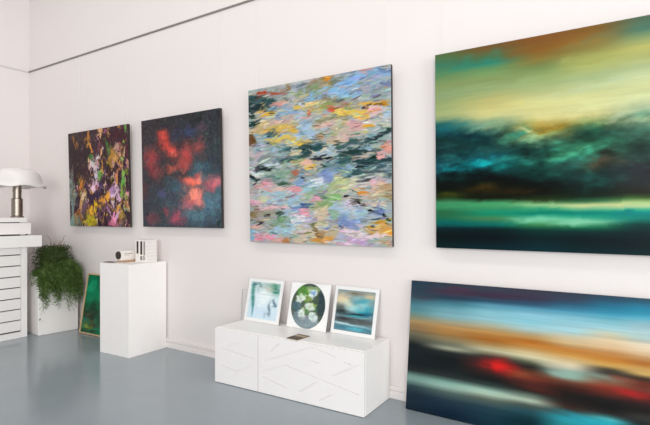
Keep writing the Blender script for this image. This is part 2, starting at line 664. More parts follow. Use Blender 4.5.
def acrylic():
    m, nt, b = newmat('clear acrylic')
    N, L = nt.nodes, nt.links
    out = N['Material Output']
    N.remove(b)
    tr = N.new('ShaderNodeBsdfTransparent')
    tr.inputs['Color'].default_value = (.988, .99, .99, 1)
    gl = N.new('ShaderNodeBsdfGlossy')
    gl.inputs['Roughness'].default_value = .06
    lw = N.new('ShaderNodeLayerWeight')
    lw.inputs['Blend'].default_value = .1
    nz = N.new('ShaderNodeTexNoise')
    nz.inputs['Scale'].default_value = 3
    ma = N.new('ShaderNodeMath')
    ma.operation = 'MULTIPLY_ADD'
    ma.inputs[1].default_value = .01
    L.new(nz.outputs['Fac'], ma.inputs[0])
    L.new(lw.outputs['Fresnel'], ma.inputs[2])
    mx = N.new('ShaderNodeMixShader')
    L.new(ma.outputs[0], mx.inputs[0])
    L.new(tr.outputs[0], mx.inputs[1])
    L.new(gl.outputs[0], mx.inputs[2])
    L.new(mx.outputs[0], out.inputs['Surface'])
    return m
M['acrylic'] = acrylic()
M['acrylic_edge'] = mat('polished acrylic edge', '#cfd3d3', .3, .03)

def floor_mat():
    m, nt, b = newmat('grey blue epoxy floor')
    N, L = nt.nodes, nt.links
    tc = N.new('ShaderNodeTexCoord')
    n1 = N.new('ShaderNodeTexNoise')
    n1.inputs['Scale'].default_value = 1.1
    n1.inputs['Detail'].default_value = 6
    n1.inputs['Roughness'].default_value = .6
    L.new(tc.outputs['Object'], n1.inputs['Vector'])
    cr = N.new('ShaderNodeValToRGB')
    cr.color_ramp.elements[0].position = .3
    cr.color_ramp.elements[0].color = hx('#909ba2')
    cr.color_ramp.elements[1].position = .7
    cr.color_ramp.elements[1].color = hx('#99a3a9')
    L.new(n1.outputs['Fac'], cr.inputs['Fac'])
    # fine pale scuffs
    n2 = N.new('ShaderNodeTexNoise')
    n2.inputs['Scale'].default_value = 9
    n2.inputs['Detail'].default_value = 8
    n2.inputs['Distortion'].default_value = 1.5
    L.new(tc.outputs['Object'], n2.inputs['Vector'])
    mr = N.new('ShaderNodeMapRange')
    mr.inputs['From Min'].default_value = .66
    mr.inputs['From Max'].default_value = .85
    mr.inputs['To Max'].default_value = .22
    L.new(n2.outputs['Fac'], mr.inputs['Value'])
    mx = N.new('ShaderNodeMix')
    mx.data_type = 'RGBA'
    mx.inputs[7].default_value = hx('#b5babc')
    L.new(mr.outputs['Result'], mx.inputs[0])
    L.new(cr.outputs['Color'], mx.inputs[6])
    L.new(mx.outputs[2], b.inputs['Base Color'])
    r2 = N.new('ShaderNodeMapRange')
    r2.inputs['To Min'].default_value = .11
    r2.inputs['To Max'].default_value = .22
    L.new(n1.outputs['Fac'], r2.inputs['Value'])
    L.new(r2.outputs['Result'], b.inputs['Roughness'])
    b.inputs['Specular IOR Level'].default_value = .55
    return m
M['floor'] = floor_mat()

# ------------------------------------------------------------- paint engine
def vnoise(rng, ny, nx, fy, fx):
    g = rng.random((int(math.ceil(fy)) + 3, int(math.ceil(fx)) + 3))
    y = np.linspace(0, fy, ny)
    x = np.linspace(0, fx, nx)
    yi = y.astype(int); xi = x.astype(int)
    ty = (y - yi); tx = (x - xi)
    ty = (ty * ty * (3 - 2 * ty))[:, None]; tx = (tx * tx * (3 - 2 * tx))[None, :]
    a = g[yi][:, xi]; b = g[yi][:, xi + 1]; c = g[yi + 1][:, xi]; d = g[yi + 1][:, xi + 1]
    return (a * (1 - tx) + b * tx) * (1 - ty) + (c * (1 - tx) + d * tx) * ty

def fbm(rng, ny, nx, fy, fx, octs=4):
    s = np.zeros((ny, nx)); a = 1.0; t = 0.0
    for o in range(octs):
        s += a * (vnoise(rng, ny, nx, fy * 2 ** o, fx * 2 ** o) - .5)
        t += a; a *= .55
    return s / t * 2

def rgb(h):
    return np.array([int(h[i:i + 2], 16) for i in (0, 2, 4)]) / 255.0

class Canvas:
    def __init__(s, W, H, nx, ny, seed, base='808080'):
        s.W, s.H, s.nx, s.ny = W, H, nx, ny
        s.rng = np.random.default_rng(seed)
        s.u = np.linspace(0, 1, nx); s.v = np.linspace(0, 1, ny)
        s.a = np.ones((ny, nx, 3)) * rgb(base)
        s.h = np.zeros((ny, nx))
        s.w1 = fbm(s.rng, ny, nx, H * 14, W * 14); s.w2 = fbm(s.rng, ny, nx, H * 14, W * 14)
        s.br = fbm(s.rng, ny, nx, H * 90, W * 20, 3)
        s.cl = fbm(s.rng, ny, nx, H * 11, W * 8, 6)

    def columns(s, cols, wob=0.0, freq=(3, 2)):
        us = np.array([c[0] / 1000 for c in cols])
        tabs = []
        for c in cols:
            it = [q.split(':') for q in c[1].split()]
            vs = np.array([int(q[0]) / 1000 for q in it])
            cs = np.array([rgb(q[1]) for q in it])
            tabs.append((vs, cs))
        dv = wob * fbm(s.rng, s.ny, s.nx, freq[0], freq[1], 5)
        V = np.clip(s.v[:, None] + dv, 0, 1)
        res = np.stack([np.stack([np.interp(V, t[0], t[1][:, k]) for k in range(3)], -1) for t in tabs])
        U = np.clip(s.u, us[0], us[-1])
        j = np.clip(np.searchsorted(us, U, 'right') - 1, 0, len(us) - 2)
        t = (U - us[j]) / (us[j + 1] - us[j])
        t = t * t * (3 - 2 * t)
        i = np.arange(s.nx)
        s.a = res[j, :, i].transpose(1, 0, 2) * (1 - t)[None, :, None] + res[j + 1, :, i].transpose(1, 0, 2) * t[None, :, None]

    def stroke(s, u, v, a, b, ang, col, op=.85, soft=False, warp=.5, br=.5, cloud=0.0):
        a = max(a, .5 * s.W / s.nx); b = max(b, .5 * s.H / s.ny)
        R_ = 2.6 if soft else 1.6
        e = R_ * max(a, b)
        i0 = max(0, int((u - e / s.W) * s.nx)); i1 = min(s.nx, int((u + e / s.W) * s.nx) + 2)
        j0 = max(0, int((v - e / s.H) * s.ny)); j1 = min(s.ny, int((v + e / s.H) * s.ny) + 2)
        if i1 <= i0 or j1 <= j0:
            return
        X = (s.u[None, i0:i1] - u) * s.W + s.w1[j0:j1, i0:i1] * warp * a
        Y = (s.v[j0:j1, None] - v) * s.H + s.w2[j0:j1, i0:i1] * warp * b
        c, sn = math.cos(R(ang)), math.sin(R(ang))
        p = X * c - Y * sn; q = X * sn + Y * c
        r = np.sqrt((p / a) ** 2 + (q / b) ** 2)
        n = s.br[j0:j1, i0:i1]
        if soft:
            al = np.exp(-(r * .9) ** 2.4) * op * np.clip(1 + cloud * s.cl[j0:j1, i0:i1], 0, 1.6) * np.clip(1 + br * n, 0, 1.3)
        else:
            t = np.clip((1.2 - r + br * .6 * n) / .45, 0, 1)
            al = t * t * (3 - 2 * t) * op
        al = np.clip(al, 0, 1)[..., None]
        cc = rgb(col) if isinstance(col, str) else col
        s.a[j0:j1, i0:i1] = s.a[j0:j1, i0:i1] * (1 - al) + cc * al
        s.h[j0:j1, i0:i1] = s.h[j0:j1, i0:i1] * (1 - al[..., 0] * .7) + al[..., 0] * (.5 + .5 * n)

    def strokes(s, text, sc=1.0, om=1.0, **k):
        for ln in text.strip().splitlines():
            q = ln.split()
            s.stroke(int(q[0]) / 1000, int(q[1]) / 1000, sc * int(q[2]) / 1000, sc * int(q[3]) / 1000, float(q[4]), q[5], om * int(q[6]) / 100, **k)

    def smear(s, au, av, fu, fv, octs=5):
        dj = fbm(s.rng, s.ny, s.nx, fv, fu, octs) * av * s.ny
        di = fbm(s.rng, s.ny, s.nx, fv, fu, octs) * au * s.nx
        j = np.clip(np.arange(s.ny)[:, None] + dj, 0, s.ny - 1).astype(int)
        i = np.clip(np.arange(s.nx)[None, :] + di, 0, s.nx - 1).astype(int)
        s.a = s.a[j, i]

    def scatter(s, n, a, b, ang, jit=.03, cj=.06, op=.75, **k):
        src = s.a.copy()
        for _ in range(n):
            u, v = s.rng.random(2)
            jx = int(np.clip((u + s.rng.normal(0, jit)) * s.nx, 0, s.nx - 1))
            jy = int(np.clip((v + s.rng.normal(0, jit)) * s.ny, 0, s.ny - 1))
            c = np.clip(src[jy, jx] + s.rng.normal(0, cj) + s.rng.normal(0, cj * .5, 3), 0, 1)
            f = .6 + .8 * s.rng.random()
            s.stroke(u, v, a * f, b * f, s.rng.normal(*ang), c, op, **k)

def painted(name, cv, material, parent, y, relief=0.0, z0=0.0, sat=1.0):
    """front surface of a picture: x in [-W/2, W/2], z in [z0, z0+H] at local y"""
    nx, ny = cv.nx, cv.ny
    X = (cv.u - .5) * cv.W
    Z = z0 + (1 - cv.v) * cv.H
    co = np.empty((ny, nx, 3), np.float32)
    co[..., 0] = X[None, :]; co[..., 2] = Z[:, None]
    co[..., 1] = y - relief * np.clip(cv.h, 0, 1)
    co[0, :, 1] = co[-1, :, 1] = y; co[:, 0, 1] = co[:, -1, 1] = y
    idx = np.arange(nx * ny).reshape(ny, nx)
    q = np.stack([idx[1:, :-1], idx[1:, 1:], idx[:-1, 1:], idx[:-1, :-1]], -1).reshape(-1, 4)
    me = bpy.data.meshes.new(name)
    me.vertices.add(nx * ny); me.vertices.foreach_set('co', co.ravel())
    nf = len(q)
    me.loops.add(nf * 4); me.loops.foreach_set('vertex_index', q.ravel().astype(np.int32))
    me.polygons.add(nf)
    me.polygons.foreach_set('loop_start', np.arange(nf, dtype=np.int32) * 4)
    me.update(calc_edges=True)
    c = np.clip(cv.a, 0, 1)
    c = np.where(c <= .04045, c / 12.92, ((c + .055) / 1.055) ** 2.4)
    rgba = np.ones((ny * nx, 4), np.float32); rgba[:, :3] = c.reshape(-1, 3)
    at = me.color_attributes.new('pigment', 'FLOAT_COLOR', 'POINT')
    at.data.foreach_set('color', rgba.ravel())
    me.polygons.foreach_set('use_smooth', np.ones(nf, bool))
    me.materials.append(material)
    return link(bpy.data.objects.new(name, me), parent)

# -------------------------------------------------------------- the setting
XL = -6.16            # left wall
struct('floor', nbox(XL - .15, 6.0, -8, .15, -.1, 0), M['floor'])
struct('wall_back', nbox(XL, 6.0, 0, .15, 0, 4.4), M['wall'])
struct('wall_left', nbox(XL - .15, XL, -8, .15, 0, 4.4), M['wall'])
struct('ceiling', nbox(XL - .15, 6.0, -8, .15, 4.4, 4.5), M['ceiling'])
bm = bmesh.new()
box(bm, XL, 6.0, -.014, 0, 0, .050, .002)
box(bm, XL, 6.0, -.004, 0, .050, .056)
box(bm, XL, 6.0, -.014, 0, .056, .084, .005)
struct('baseboard_back', bm, M['trim'])
bm = bmesh.new()
box(bm, XL, XL + .012, -8, -.016, 0, .052, .002)
box(bm, XL, XL + .008, -8, -.016, .052, .055)
box(bm, XL, XL + .015, -8, -.016, .055, .084, .004)
struct('baseboard_left', bm, M['trim'])
ZR = 2.918
bm = bmesh.new()
box(bm, XL + .012, 6.0, -.012, 0, ZR - .007, ZR + .006, .001)
struct('trim_1', bm, M['rail'])
bm = bmesh.new()
box(bm, XL, XL + .012, -8, 0, ZR - .007, ZR + .008, .001)
struct('trim_2', bm, M['rail_light'])

# ------------------------------------------------------------ the paintings
def picture(name, label, x0, x1, z0, H, yb, th, tilt, edge, chamfer=.002):
    """stretched canvas; Empty at its lower back edge"""
    W = x1 - x0
    r = thing(name, label, 'painting', ((x0 + x1) / 2, yb, z0), (tilt, 0, 0))
    obj('canvas_edge', nbox(-W / 2, W / 2, -th, 0, 0, H, chamfer), edge, r)
    if yb < 0 and tilt > 0:
        for (a, b, c, d) in ((-W / 2 + .02, W / 2 - .02, .012, .052), (-W / 2 + .02, W / 2 - .02, H - .06, H - .02), (-W / 2 + .02, -W / 2 + .06, .053, H - .061), (W / 2 - .06, W / 2 - .02, .053, H - .061)):
            obj('stretcher_bar', nbox(a, b, .0003, -yb - .0012, c, d, .001), M['canvas_white'], r)
    return r, W

def hung(name, label, x0, x1, zt, zb, yb, yt, th, edge):
    H = math.hypot(zt - zb, yt - yb)
    return picture(name, label, x0, x1, zb, H, -yb + th, th, math.atan2(yt - yb, zt - zb), edge) + (H,)

G = .96
# floral: vertical dabs
p, W, H = hung('floral_painting', 'floral abstract in maroon, ochre, lilac and bright green, hung nearest the corner', -5.172, -4.125, 2.079, 1.09, .045, .07, .024, M['canvas_dark'])
cv = Canvas(W, H, 230, 220, 11, '35222a')
pal = ['c89038', 'd8b088', '2a1618', '8a6080', '7a7030', 'd8a0b0', '6a3a28', 'c88c40', '5a3050', 'd8c4c4', 'd8a850', '9a8a3c']
for k in range(800):
    u, v = cv.rng.random(2)
    if u < .34 and v < .45 and cv.rng.random() < .8:
        c = ('2c1c20', '3a2428', '4a3428', '241418')[k % 4]
    elif u < .12:
        c = ('78867c', '6a7468', '8a9488')[k % 3]
    elif v < .3 and cv.rng.random() < .6:
        c = ('3a1a22', '2c161c', '50242c')[k % 3]
    else:
        c = pal[int(cv.rng.integers(len(pal)))]
    f = .5 + cv.rng.random()
    cv.stroke(u, v, .028 * f, .008 * f, cv.rng.normal(75, 35), c, .85, warp=.9, br=1.0)
cv.strokes(PAINT['p1'][1], .95, .95, warp=1.1, br=1.2)
cv.scatter(900, .017, .006, (75, 35), .022, .08, .75, warp=.8, br=1.0)
cv.strokes(PAINT['p1'][1], .75, .7, warp=1.3, br=1.3)
cv.smear(.05, .11, 13, 7)
cv.scatter(1200, .012, .0036, (75, 40), .012, .09, .7, warp=.8, br=1.0)
cv.smear(.02, .05, 22, 10)
painted('painted_front', cv, paint_mat('thick floral oil paint', .4, 1.3, .15, (60, 60, 60)), p, -.0245, .0015)

# dark painting with red blooms
p, W, H = hung('dark_painting', 'dark slate canvas with glowing soft red blooms, second from the corner', -3.924, -2.900, 2.083, 1.097, .045, .067, .026, M['canvas_dark'])
cv = Canvas(W, H, 200, 195, 12, '24262b')
cv.strokes(PAINT['p2'][1], 1.15, .9, soft=True, warp=.6, br=.4, cloud=.9)
cv.scatter(1500, .016, .010, (60, 50), .020, .05, .45, warp=.8)
cv.smear(.05, .05, 12, 12)
cv.scatter(2600, .008, .005, (60, 50), .012, .07, .5, warp=.8)
cv.a = cv.a * .92 + .055
painted('painted_front', cv, paint_mat('soft dark oil paint', .38, 1.3, .15, (70, 70, 70)), p, -.0265, .0006)

# water-surface abstract
p, W, H = hung('pastel_painting', 'square pastel abstract of horizontal blue, yellow, pink and dark teal dabs', -2.587, -1.361, 2.178, .996, .045, .068, .026, M['canvas_dark'])
cv = Canvas(W, H, 330, 320, 13, 'a8b4b4')
cv.strokes(PAINT['p3'][1], 1.25, 1, warp=.9, br=.9)
pal = ['a8b4b8', 'c8b898', '94886c', '8cb0cc', 'b0a8a0', 'd8c8a0', '708488', 'c8a8a0', '587074', 'a0a890']
for k in range(420):
    u, v = cv.rng.random(2)
    f = .5 + cv.rng.random()
    cv.stroke(u, v, .030 * f, .007 * f, cv.rng.normal(2, 8), pal[int(cv.rng.integers(len(pal)))], .65, warp=.9, br=1.0)
s3 = '\n'.join(PAINT['p3'][1].strip().splitlines()[55:])
cv.strokes(s3, 1.05, 1, warp=1.1, br=1.2)
cv.scatter(1300, .036, .0055, (4, 14), .028, .08, .7, warp=.8, br=.9)
cv.strokes(s3, .8, .6, warp=1.5, br=1.5)
cv.scatter(1500, .024, .0036, (3, 10), .010, .09, .75, warp=.8, br=.8)
m = cv.a.mean(-1, keepdims=True)
cv.a = np.clip(m + (cv.a - m) * .95, 0, 1)
cv.a = np.clip(.55 + (cv.a - .55) * 1.12, 0, 1)
painted('painted_front', cv, paint_mat('thick pastel oil paint', .5, .84, .12, (50, 50, 120)), p, -.0265, .0015)

# stormy green landscape, the largest
p, W, H = hung('stormy_painting', 'large green stormy landscape canvas with pale yellow sky, hung above the leaning one', -1.063, .437, 2.18, 1.004, .05, .07, .045, M['canvas_teal'])
cv = Canvas(W, H, 380, 300, 14)
cv.columns(PAINT['p4'][0], .012, (4, 3))
base4 = cv.a.copy()
storm = np.exp(-((cv.v - .53) / .15) ** 4)
tur = (fbm(cv.rng, cv.ny, cv.nx, 9, 7, 6) * .05 * storm[:, None] * cv.ny)
tux = (fbm(cv.rng, cv.ny, cv.nx, 7, 5, 6) * .055 * storm[:, None] * cv.nx)
cv.strokes(PAINT['p4'][1], 1.15, 1, soft=True, warp=1.0, br=.5, cloud=1.5)
jj = np.clip(np.arange(cv.ny)[:, None] + tur, 0, cv.ny - 1).astype(int)
ii = np.clip(np.arange(cv.nx)[None, :] + tux, 0, cv.nx - 1).astype(int)
cv.a = cv.a[jj, ii]
n = fbm(cv.rng, cv.ny, cv.nx, 30, 5, 4)
cv.a *= (1 + .05 * n)[..., None]
band = np.exp(-((cv.v - .55) / .13) ** 2)[:, None]
n = fbm(cv.rng, cv.ny, cv.nx, 12, 9, 6)
cv.a *= (1 + .45 * band * n)[..., None]
n = fbm(cv.rng, cv.ny, cv.nx, 34, 20, 5)
lit = np.clip(n * 1.6 - .1, 0, 1) * band
cv.a = cv.a * (1 - .35 * np.clip(-n * 1.5, 0, 1) * band)[..., None] + lit[..., None] * np.array([.06, .17, .15])
sky = np.clip((.42 - cv.v) / .1, 0, 1)[:, None, None]
cv.a = cv.a * (1 - sky) + cv.a * np.array([.955, 1.0, .97]) * sky
m = cv.a.mean(-1, keepdims=True)
cv.a = np.clip(m + (cv.a - m) * 1.08, 0, 1)
cv.a = np.clip(.42 + (cv.a - .42) * 1.12, .02, 1)
painted('painted_front', cv, paint_mat('smooth green oil paint', .33, .84, .06, (4, 20, 60)), p, -.0455)

# blurred landscape leaning on the wall
x0, x1 = -1.232, .368
r = math.atan2(.095, .784)
p, W = picture('blurred_painting', 'wide blurred landscape canvas with a red glow, leaning on the wall from the floor', x0, x1, .001, .79, -.101, .025, -r, M['canvas_navy'])
cv = Canvas(W, .79, 420, 220, 15)
cv.columns(PAINT['p5'][0], .006, (2, 2))
cv.strokes(PAINT['p5'][1], soft=True, warp=.5, br=.3)
n = fbm(cv.rng, cv.ny, cv.nx, 45, 2.5, 4)
cv.a *= (1 + .09 * n)[..., None]
m = cv.a.mean(-1, keepdims=True)
cv.a = np.clip(m + (cv.a - m) * 1.0, 0, 1)
cv.a = np.clip(.45 + (cv.a - .45) * 1.08, .04, 1)
painted('painted_front', cv, paint_mat('smooth blurred oil paint', .33, .9, .04, (3, 20, 60)), p, -.0255)

# small framed green picture on the floor behind the plinth
p = thing('framed_green_painting', 'small emerald green painting in a thin pale wood frame, standing on the floor', 'painting', (-4.565, -.113, .001), (-R(9.2), 0, R(2)))
W, H = .52, .605
bm = bmesh.new()
f = .011
for (a, b, c, d) in ((-W / 2, W / 2, 0, f), (-W / 2, W / 2, H - f, H), (-W / 2, -W / 2 + f, f, H - f), (W / 2 - f, W / 2, f, H - f)):
    box(bm, a, b, -.03, 0, c, d, .0015)
obj('frame', bm, M['oak'], p)
obj('canvas_edge', nbox(-W / 2 + f + .003, W / 2 - f - .003, -.022, -.004, f + .003, H - f - .003), M['canvas_navy'], p)
cv = Canvas(W - 2 * f - .008, H - 2 * f - .008, 120, 140, 16, '136b48')
for ln in '''400 80 300 90 0 0c4a34 70
200 150 90 80 0 188a5c 80
350 300 150 60 0 12744e 70
120 230 90 60 20 22986a 70
150 420 100 50 10 1c7f56 75
500 500 400 50 0 0c4a30 80
300 600 400 90 -8 10341f 92
150 560 70 30 10 1c5a3c 70
200 700 300 50 5 26301c 92
400 730 300 60 0 1c2618 92
180 690 70 20 10 5a4a30 75
120 760 60 18 0 2c5c50 75
300 790 80 20 0 6a4a30 70
100 820 60 20 -10 3a6a58 60
250 850 240 40 5 3c3c1e 90
150 900 90 26 -10 84842e 88
330 890 90 24 0 6a6a28 85
480 860 120 30 0 3a2c22 80
250 960 300 24 0 24281a 92'''.splitlines():
    q = ln.split()
    cv.stroke(int(q[0]) / 1000, int(q[1]) / 1000, int(q[2]) * .0005, int(q[3]) * .0006, float(q[4]), q[5], int(q[6]) / 100, soft=True, warp=1.2, br=.8)
cv.scatter(500, .014, .008, (60, 40), .02, .03, .5, warp=.8)
painted('painted_front', cv, paint_mat('green oil paint', .4, 1.4, .2, (60, 60, 60)), p, -.0225, 0, f + .004)

# nylon lines from the rail to the hung pictures
WG = 'clear hanging lines'
for (x, zt, yt, lab) in ((-5.05, 2.06, .02, 'clear line above the left side of the floral painting'),
                         (-4.20, 2.06, .02, 'clear line above the right side of the floral painting'),
                         (-3.86, 2.065, .02, 'clear line above the left side of the dark red painting'),
                         (-2.93, 2.065, .02, 'clear line above the right side of the dark red painting'),
                         (-2.545, 2.16, .02, 'clear line above the left side of the pastel painting'),
                         (-1.42, 2.16, .02, 'clear line above the right side of the pastel painting'),
                         (-1.03, 2.16, .018, 'clear line above the left end of the large green landscape')):
    bm = bmesh.new()
    tube(bm, [(x, -.014, ZR - .009), (x, -yt, zt)], .0014, 6)
    w = obj('hanging_line', bm, M['nylon'])
    tag(w, lab, 'line', WG)

# -------------------------------------------------------- storage cabinets
CA = R(1.634)
CX, CY = -2.588, 2.492 - 2.915
LINES = [(0.104, 0.28, 0.24, 0.316), (0.071, 0.256, 0.371, 0.222), (0.169, 0.086, 0.357, 0.181), (0.071, 0.132, 0.203, 0.112),
         (0.504, 0.292, 0.579, 0.353), (0.453, 0.221, 0.835, 0.371), (0.835, 0.371, 1.015, 0.332), (0.436, 0.151, 0.631, 0.223),
         (0.631, 0.222, 1.173, 0.132), (0.982, 0.213, 1.173, 0.31), (0.729, 0.06, 0.869, 0.154), (0.891, 0.043, 0.982, 0.095),
         (0.436, 0.117, 0.644, 0.072), (0.812, 0.281, 0.891, 0.279), (1.071, 0.312, 1.122, 0.302)]
ZC = .392
def cabinet(s0, s1, label):
    o = (CX + s0 * math.cos(CA), CY + s0 * math.sin(CA), 0)
    r = thing('storage_cabinet', label, 'cabinet', o, (0, 0, CA), 'low white cabinets')
    w = s1 - s0
    bm = bmesh.new()
    box(bm, .0015, w - .0015, .018, .37, .003, ZC - .0, .0015)
    obj('carcass', bm, M['lacquer'], r)
    bm = bmesh.new()
    box(bm, .0025, w - .0025, 0, .016, .004, ZC - .004, .0008)
    cut = bmesh.new()
    for n_, (a, b, c, d) in enumerate(LINES):
        if a < s0 or a > s1:
            continue
        a -= s0; c -= s0
        L_ = math.hypot(c - a, d - b)
        t = math.atan2(d - b, c - a)
        tmp = bmesh.new()
        box(tmp, 0, L_, -.004, .007 + .0001 * n_, -.0034, .0034)
        tmp.transform(Matrix.Translation((a, 0, b)) @ Matrix.Rotation(-t, 4, 'Y'))
        me = bpy.data.meshes.new('t'); tmp.to_mesh(me); tmp.free()
        cut.from_mesh(me); bpy.data.meshes.remove(me)
    dr = obj('door', bm, M['door'], r)
    co_ = obj('cutter', cut, M['door'], r)
    md = dr.modifiers.new('grooves', 'BOOLEAN')
    md.operation = 'DIFFERENCE'; md.solver = 'EXACT'; md.use_self = True; md.object = co_
    bpy.context.view_layer.update()
    me = bpy.data.meshes.new_from_object(dr.evaluated_get(bpy.context.evaluated_depsgraph_get()))
    dr.modifiers.clear(); dr.data = me
    bpy.data.objects.remove(co_)
    return r
cabinet(0, .3985, 'narrow left-hand unit of the low white cabinet, embossed door lines')
cabinet(.400, 1.208, 'wide right-hand unit of the low white cabinet, holding the round flower print')

def on_cab(s, d):   # point on the cabinet tops: s along the front, d back from it
    return (CX + s * math.cos(CA) - d * math.sin(CA), CY + s * math.sin(CA) + d * math.cos(CA))

# three prints in sloping acrylic stands
PG = 'small prints on the white cabinet'
def print_stand(x0, y0, x1, y1, Hs, label, cv, inset, round_=False):
    w = math.hypot(x1 - x0, y1 - y0)
    rz = math.atan2(y1 - y0, x1 - x0)
    r = thing('framed_print', label, 'print', ((x0 + x1) / 2, (y0 + y1) / 2, ZC + .001), (0, 0, rz), PG)
    th = R(13)
    sl = thing_child('backing_board', r, w, Hs, th)
    cv_w, cv_h = cv.W, cv.H
    a = painted('artwork', cv, paint_mat('printed picture', .5, 1.12, 0), r, -.0075, 0, inset)
    a.rotation_euler = (-th, 0, 0)
    if round_:
        pass
    # clear stand: front sleeve, two cheeks and foot
    dep = Hs * math.sin(th)
    t = .002
    tmp_pts = lambda x: [(x, -.012, 0), (x, .05, 0), (x, .010 + dep, Hs * math.cos(th) + .004), (x, dep - .012, Hs * math.cos(th) + .004)]
    for xs in (-w / 2 - .004, w / 2 + .002):
        bm = bmesh.new()
        A = [bm.verts.new(q) for q in tmp_pts(xs)]
        B = [bm.verts.new(q) for q in tmp_pts(xs + t)]
        bm.faces.new(A); bm.faces.new(B[::-1])
        for i in range(4):
            j = (i + 1) % 4
            bm.faces.new((A[i], B[i], B[j], A[j]))
        obj('acrylic_side', bm, M['acrylic'], r)
    fr = nbox(-w / 2 - .004, w / 2 + .004, -.0105, -.0085, .0, Hs + .004)
    sv = obj('acrylic_front', fr, M['acrylic'], r)
    sv.rotation_euler = (-th, 0, 0)
    return r

def thing_child(name, r, w, H, th):
    o = obj(name, nbox(-w / 2, w / 2, -.007, 0, 0, H, .001), M['mount'], r)
    o.rotation_euler = (-th, 0, 0)
    return o

def quick(cv, text, W, H, **k):
    for ln in text.strip().splitlines():
        q = ln.split()
        cv.stroke(int(q[0]) / 1000, int(q[1]) / 1000, int(q[2]) / 1000 * W, int(q[3]) / 1000 * H, float(q[4]), q[5], int(q[6]) / 100, **k)

w = .343; Hs = .325
cv = Canvas(w - .05, Hs - .05, 110, 110, 21, 'd4e6ec')
quick(cv, '''500 450 320 250 0 e8f3f6 80
500 850 600 200 0 cfe2f0 80
620 130 300 100 0 a8bca8 80
800 120 180 120 0 5f9c84 90
910 240 110 80 0 3f866e 90
620 180 140 60 0 ccc8b8 85
450 100 160 60 0 b4c8c4 80
110 300 55 300 4 5a9c90 92
130 480 40 200 4 4a9088 85
170 640 26 200 2 3f8a94 90
175 800 18 120 0 6aa8b4 80
150 70 80 40 20 48747c 85
290 50 60 30 -30 4c7c84 80
340 100 40 50 0 6a949c 70
270 230 40 70 20 9cbcc4 65
500 400 200 180 0 eef6f8 70
620 330 300 14 0 c8d0d0 60
700 600 22 160 -12 a0b0b8 80
735 740 34 120 18 54748a 92
715 860 34 50 30 7090a0 80
810 470 26 60 -40 6c88a0 80
860 530 34 60 30 587488 88
920 600 34 50 -20 4c6c80 80
840 620 50 18 10 90a8b4 70
600 880 30 60 0 90aeb8 60''', cv.W, cv.H, soft=True, warp=.5, br=.8)
print_stand(-2.586, -.117, -2.243, -.120, Hs, 'print of pale blue water with dark green stems, leftmost in the row of three', cv, .025)

w = .345
cv = Canvas(w - .006, Hs - .006, 170, 165, 22, 'f4f3f2')
g = Canvas(cv.W, cv.H, 170, 165, 23, '4a5a4c')
quick(g, '''350 200 200 120 0 5a9440 90
560 140 160 100 0 98b47c 85
620 550 160 120 0 4a6c44 85
820 450 90 220 0 2f444a 90
200 520 110 140 0 50707c 85
500 880 300 120 0 90a0a8 90
250 760 140 120 0 80929a 85
450 350 120 80 0 94ac58 80
620 460 90 60 0 a4bc60 80
400 600 100 60 0 6c9458 80
560 215 125 105 0 dfe8e4 95
290 350 125 100 0 dfeae0 95
540 510 125 100 0 dce8e0 95
350 705 125 105 0 e0eae4 95
635 725 125 105 0 dce8e4 95
590 205 55 45 0 6c98d0 85
280 345 42 34 0 b8ccb4 80
540 515 42 34 0 b8cc9c 80
350 705 44 36 0 bcd0b8 80
635 725 44 36 0 b0ccc8 80
430 200 60 60 30 5a8c3c 85
440 420 50 40 0 6c9848 85
480 640 40 60 0 5c8450 85
770 300 40 120 0 34444c 85''', g.W, g.H, warp=.55, br=.5)
g.scatter(500, .010, .006, (30, 70), .008, .06, .6)
UU = (cv.u[None, :] - .49) * cv.W; VV = (cv.v[:, None] - .5) * cv.H
msk = np.clip((.150 - np.sqrt(UU ** 2 + (VV * .93) ** 2)) / .003, 0, 1)[..., None]
cv.a = cv.a * (1 - msk) + g.a * msk
print_stand(-2.1765, -.108, -1.832, -.1115, Hs, 'print with a round picture of white flowers on green, middle of the row of three', cv, .003)

w = .348
cv = Canvas(w - .05, Hs - .05, 120, 120, 24, '7a949c')
quick(cv, '''500 60 600 70 0 98a098 90
480 70 180 30 0 7a6a54 75
200 240 260 130 -15 e4cca6 95
330 340 220 80 -15 e0dcc0 85
880 150 180 90 5 d4c09c 95
560 180 160 50 5 98bcbc 80
700 260 240 60 8 48a8b8 90
600 400 320 80 10 98d4d8 90
480 460 200 50 0 c0dcd8 75
780 480 260 80 5 30a4b8 92
100 480 140 110 -20 5a605a 90
140 550 180 50 0 283234 92
600 575 340 40 5 16343e 95
850 550 120 50 0 20708c 80
300 590 200 24 -5 3a5a60 85
500 620 220 18 5 48b4c4 88
680 650 160 14 5 78ccd4 85
500 740 700 70 0 4a5052 95
220 700 250 30 0 34383a 85
750 760 250 40 0 5c5e5e 80
380 840 560 20 -3 b4e0e8 95
150 825 200 16 0 c8e4e8 85
500 920 700 50 0 3c7488 92
560 925 200 40 0 60c8d8 88
150 940 160 30 0 4c8494 80''', cv.W, cv.H, soft=True, warp=.5, br=.6)
print_stand(-1.810, -.086, -1.4625, -.097, Hs, 'print of a turquoise and sand seascape, rightmost in the row of three', cv, .025)

# clear panel by the left print
t = thing('acrylic_sheet', 'narrow clear acrylic sheet standing against the wall behind the left end of the cabinet', 'acrylic sheet', (-2.653, -.060, .001), (R(-3.5), 0, 0))
obj('sheet', nbox(-.037, .037, -.002, .002, .003, .607), M['acrylic'], t)
for (a, b, c, d) in ((-.04, -.0372, 0, .61), (.0372, .04, 0, .61), (-.0372, .0372, .6072, .61), (-.0372, .0372, 0, .0028)):
    obj('polished_edge', nbox(a, b, -.002, .002, c, d), M['acrylic_edge'], t)

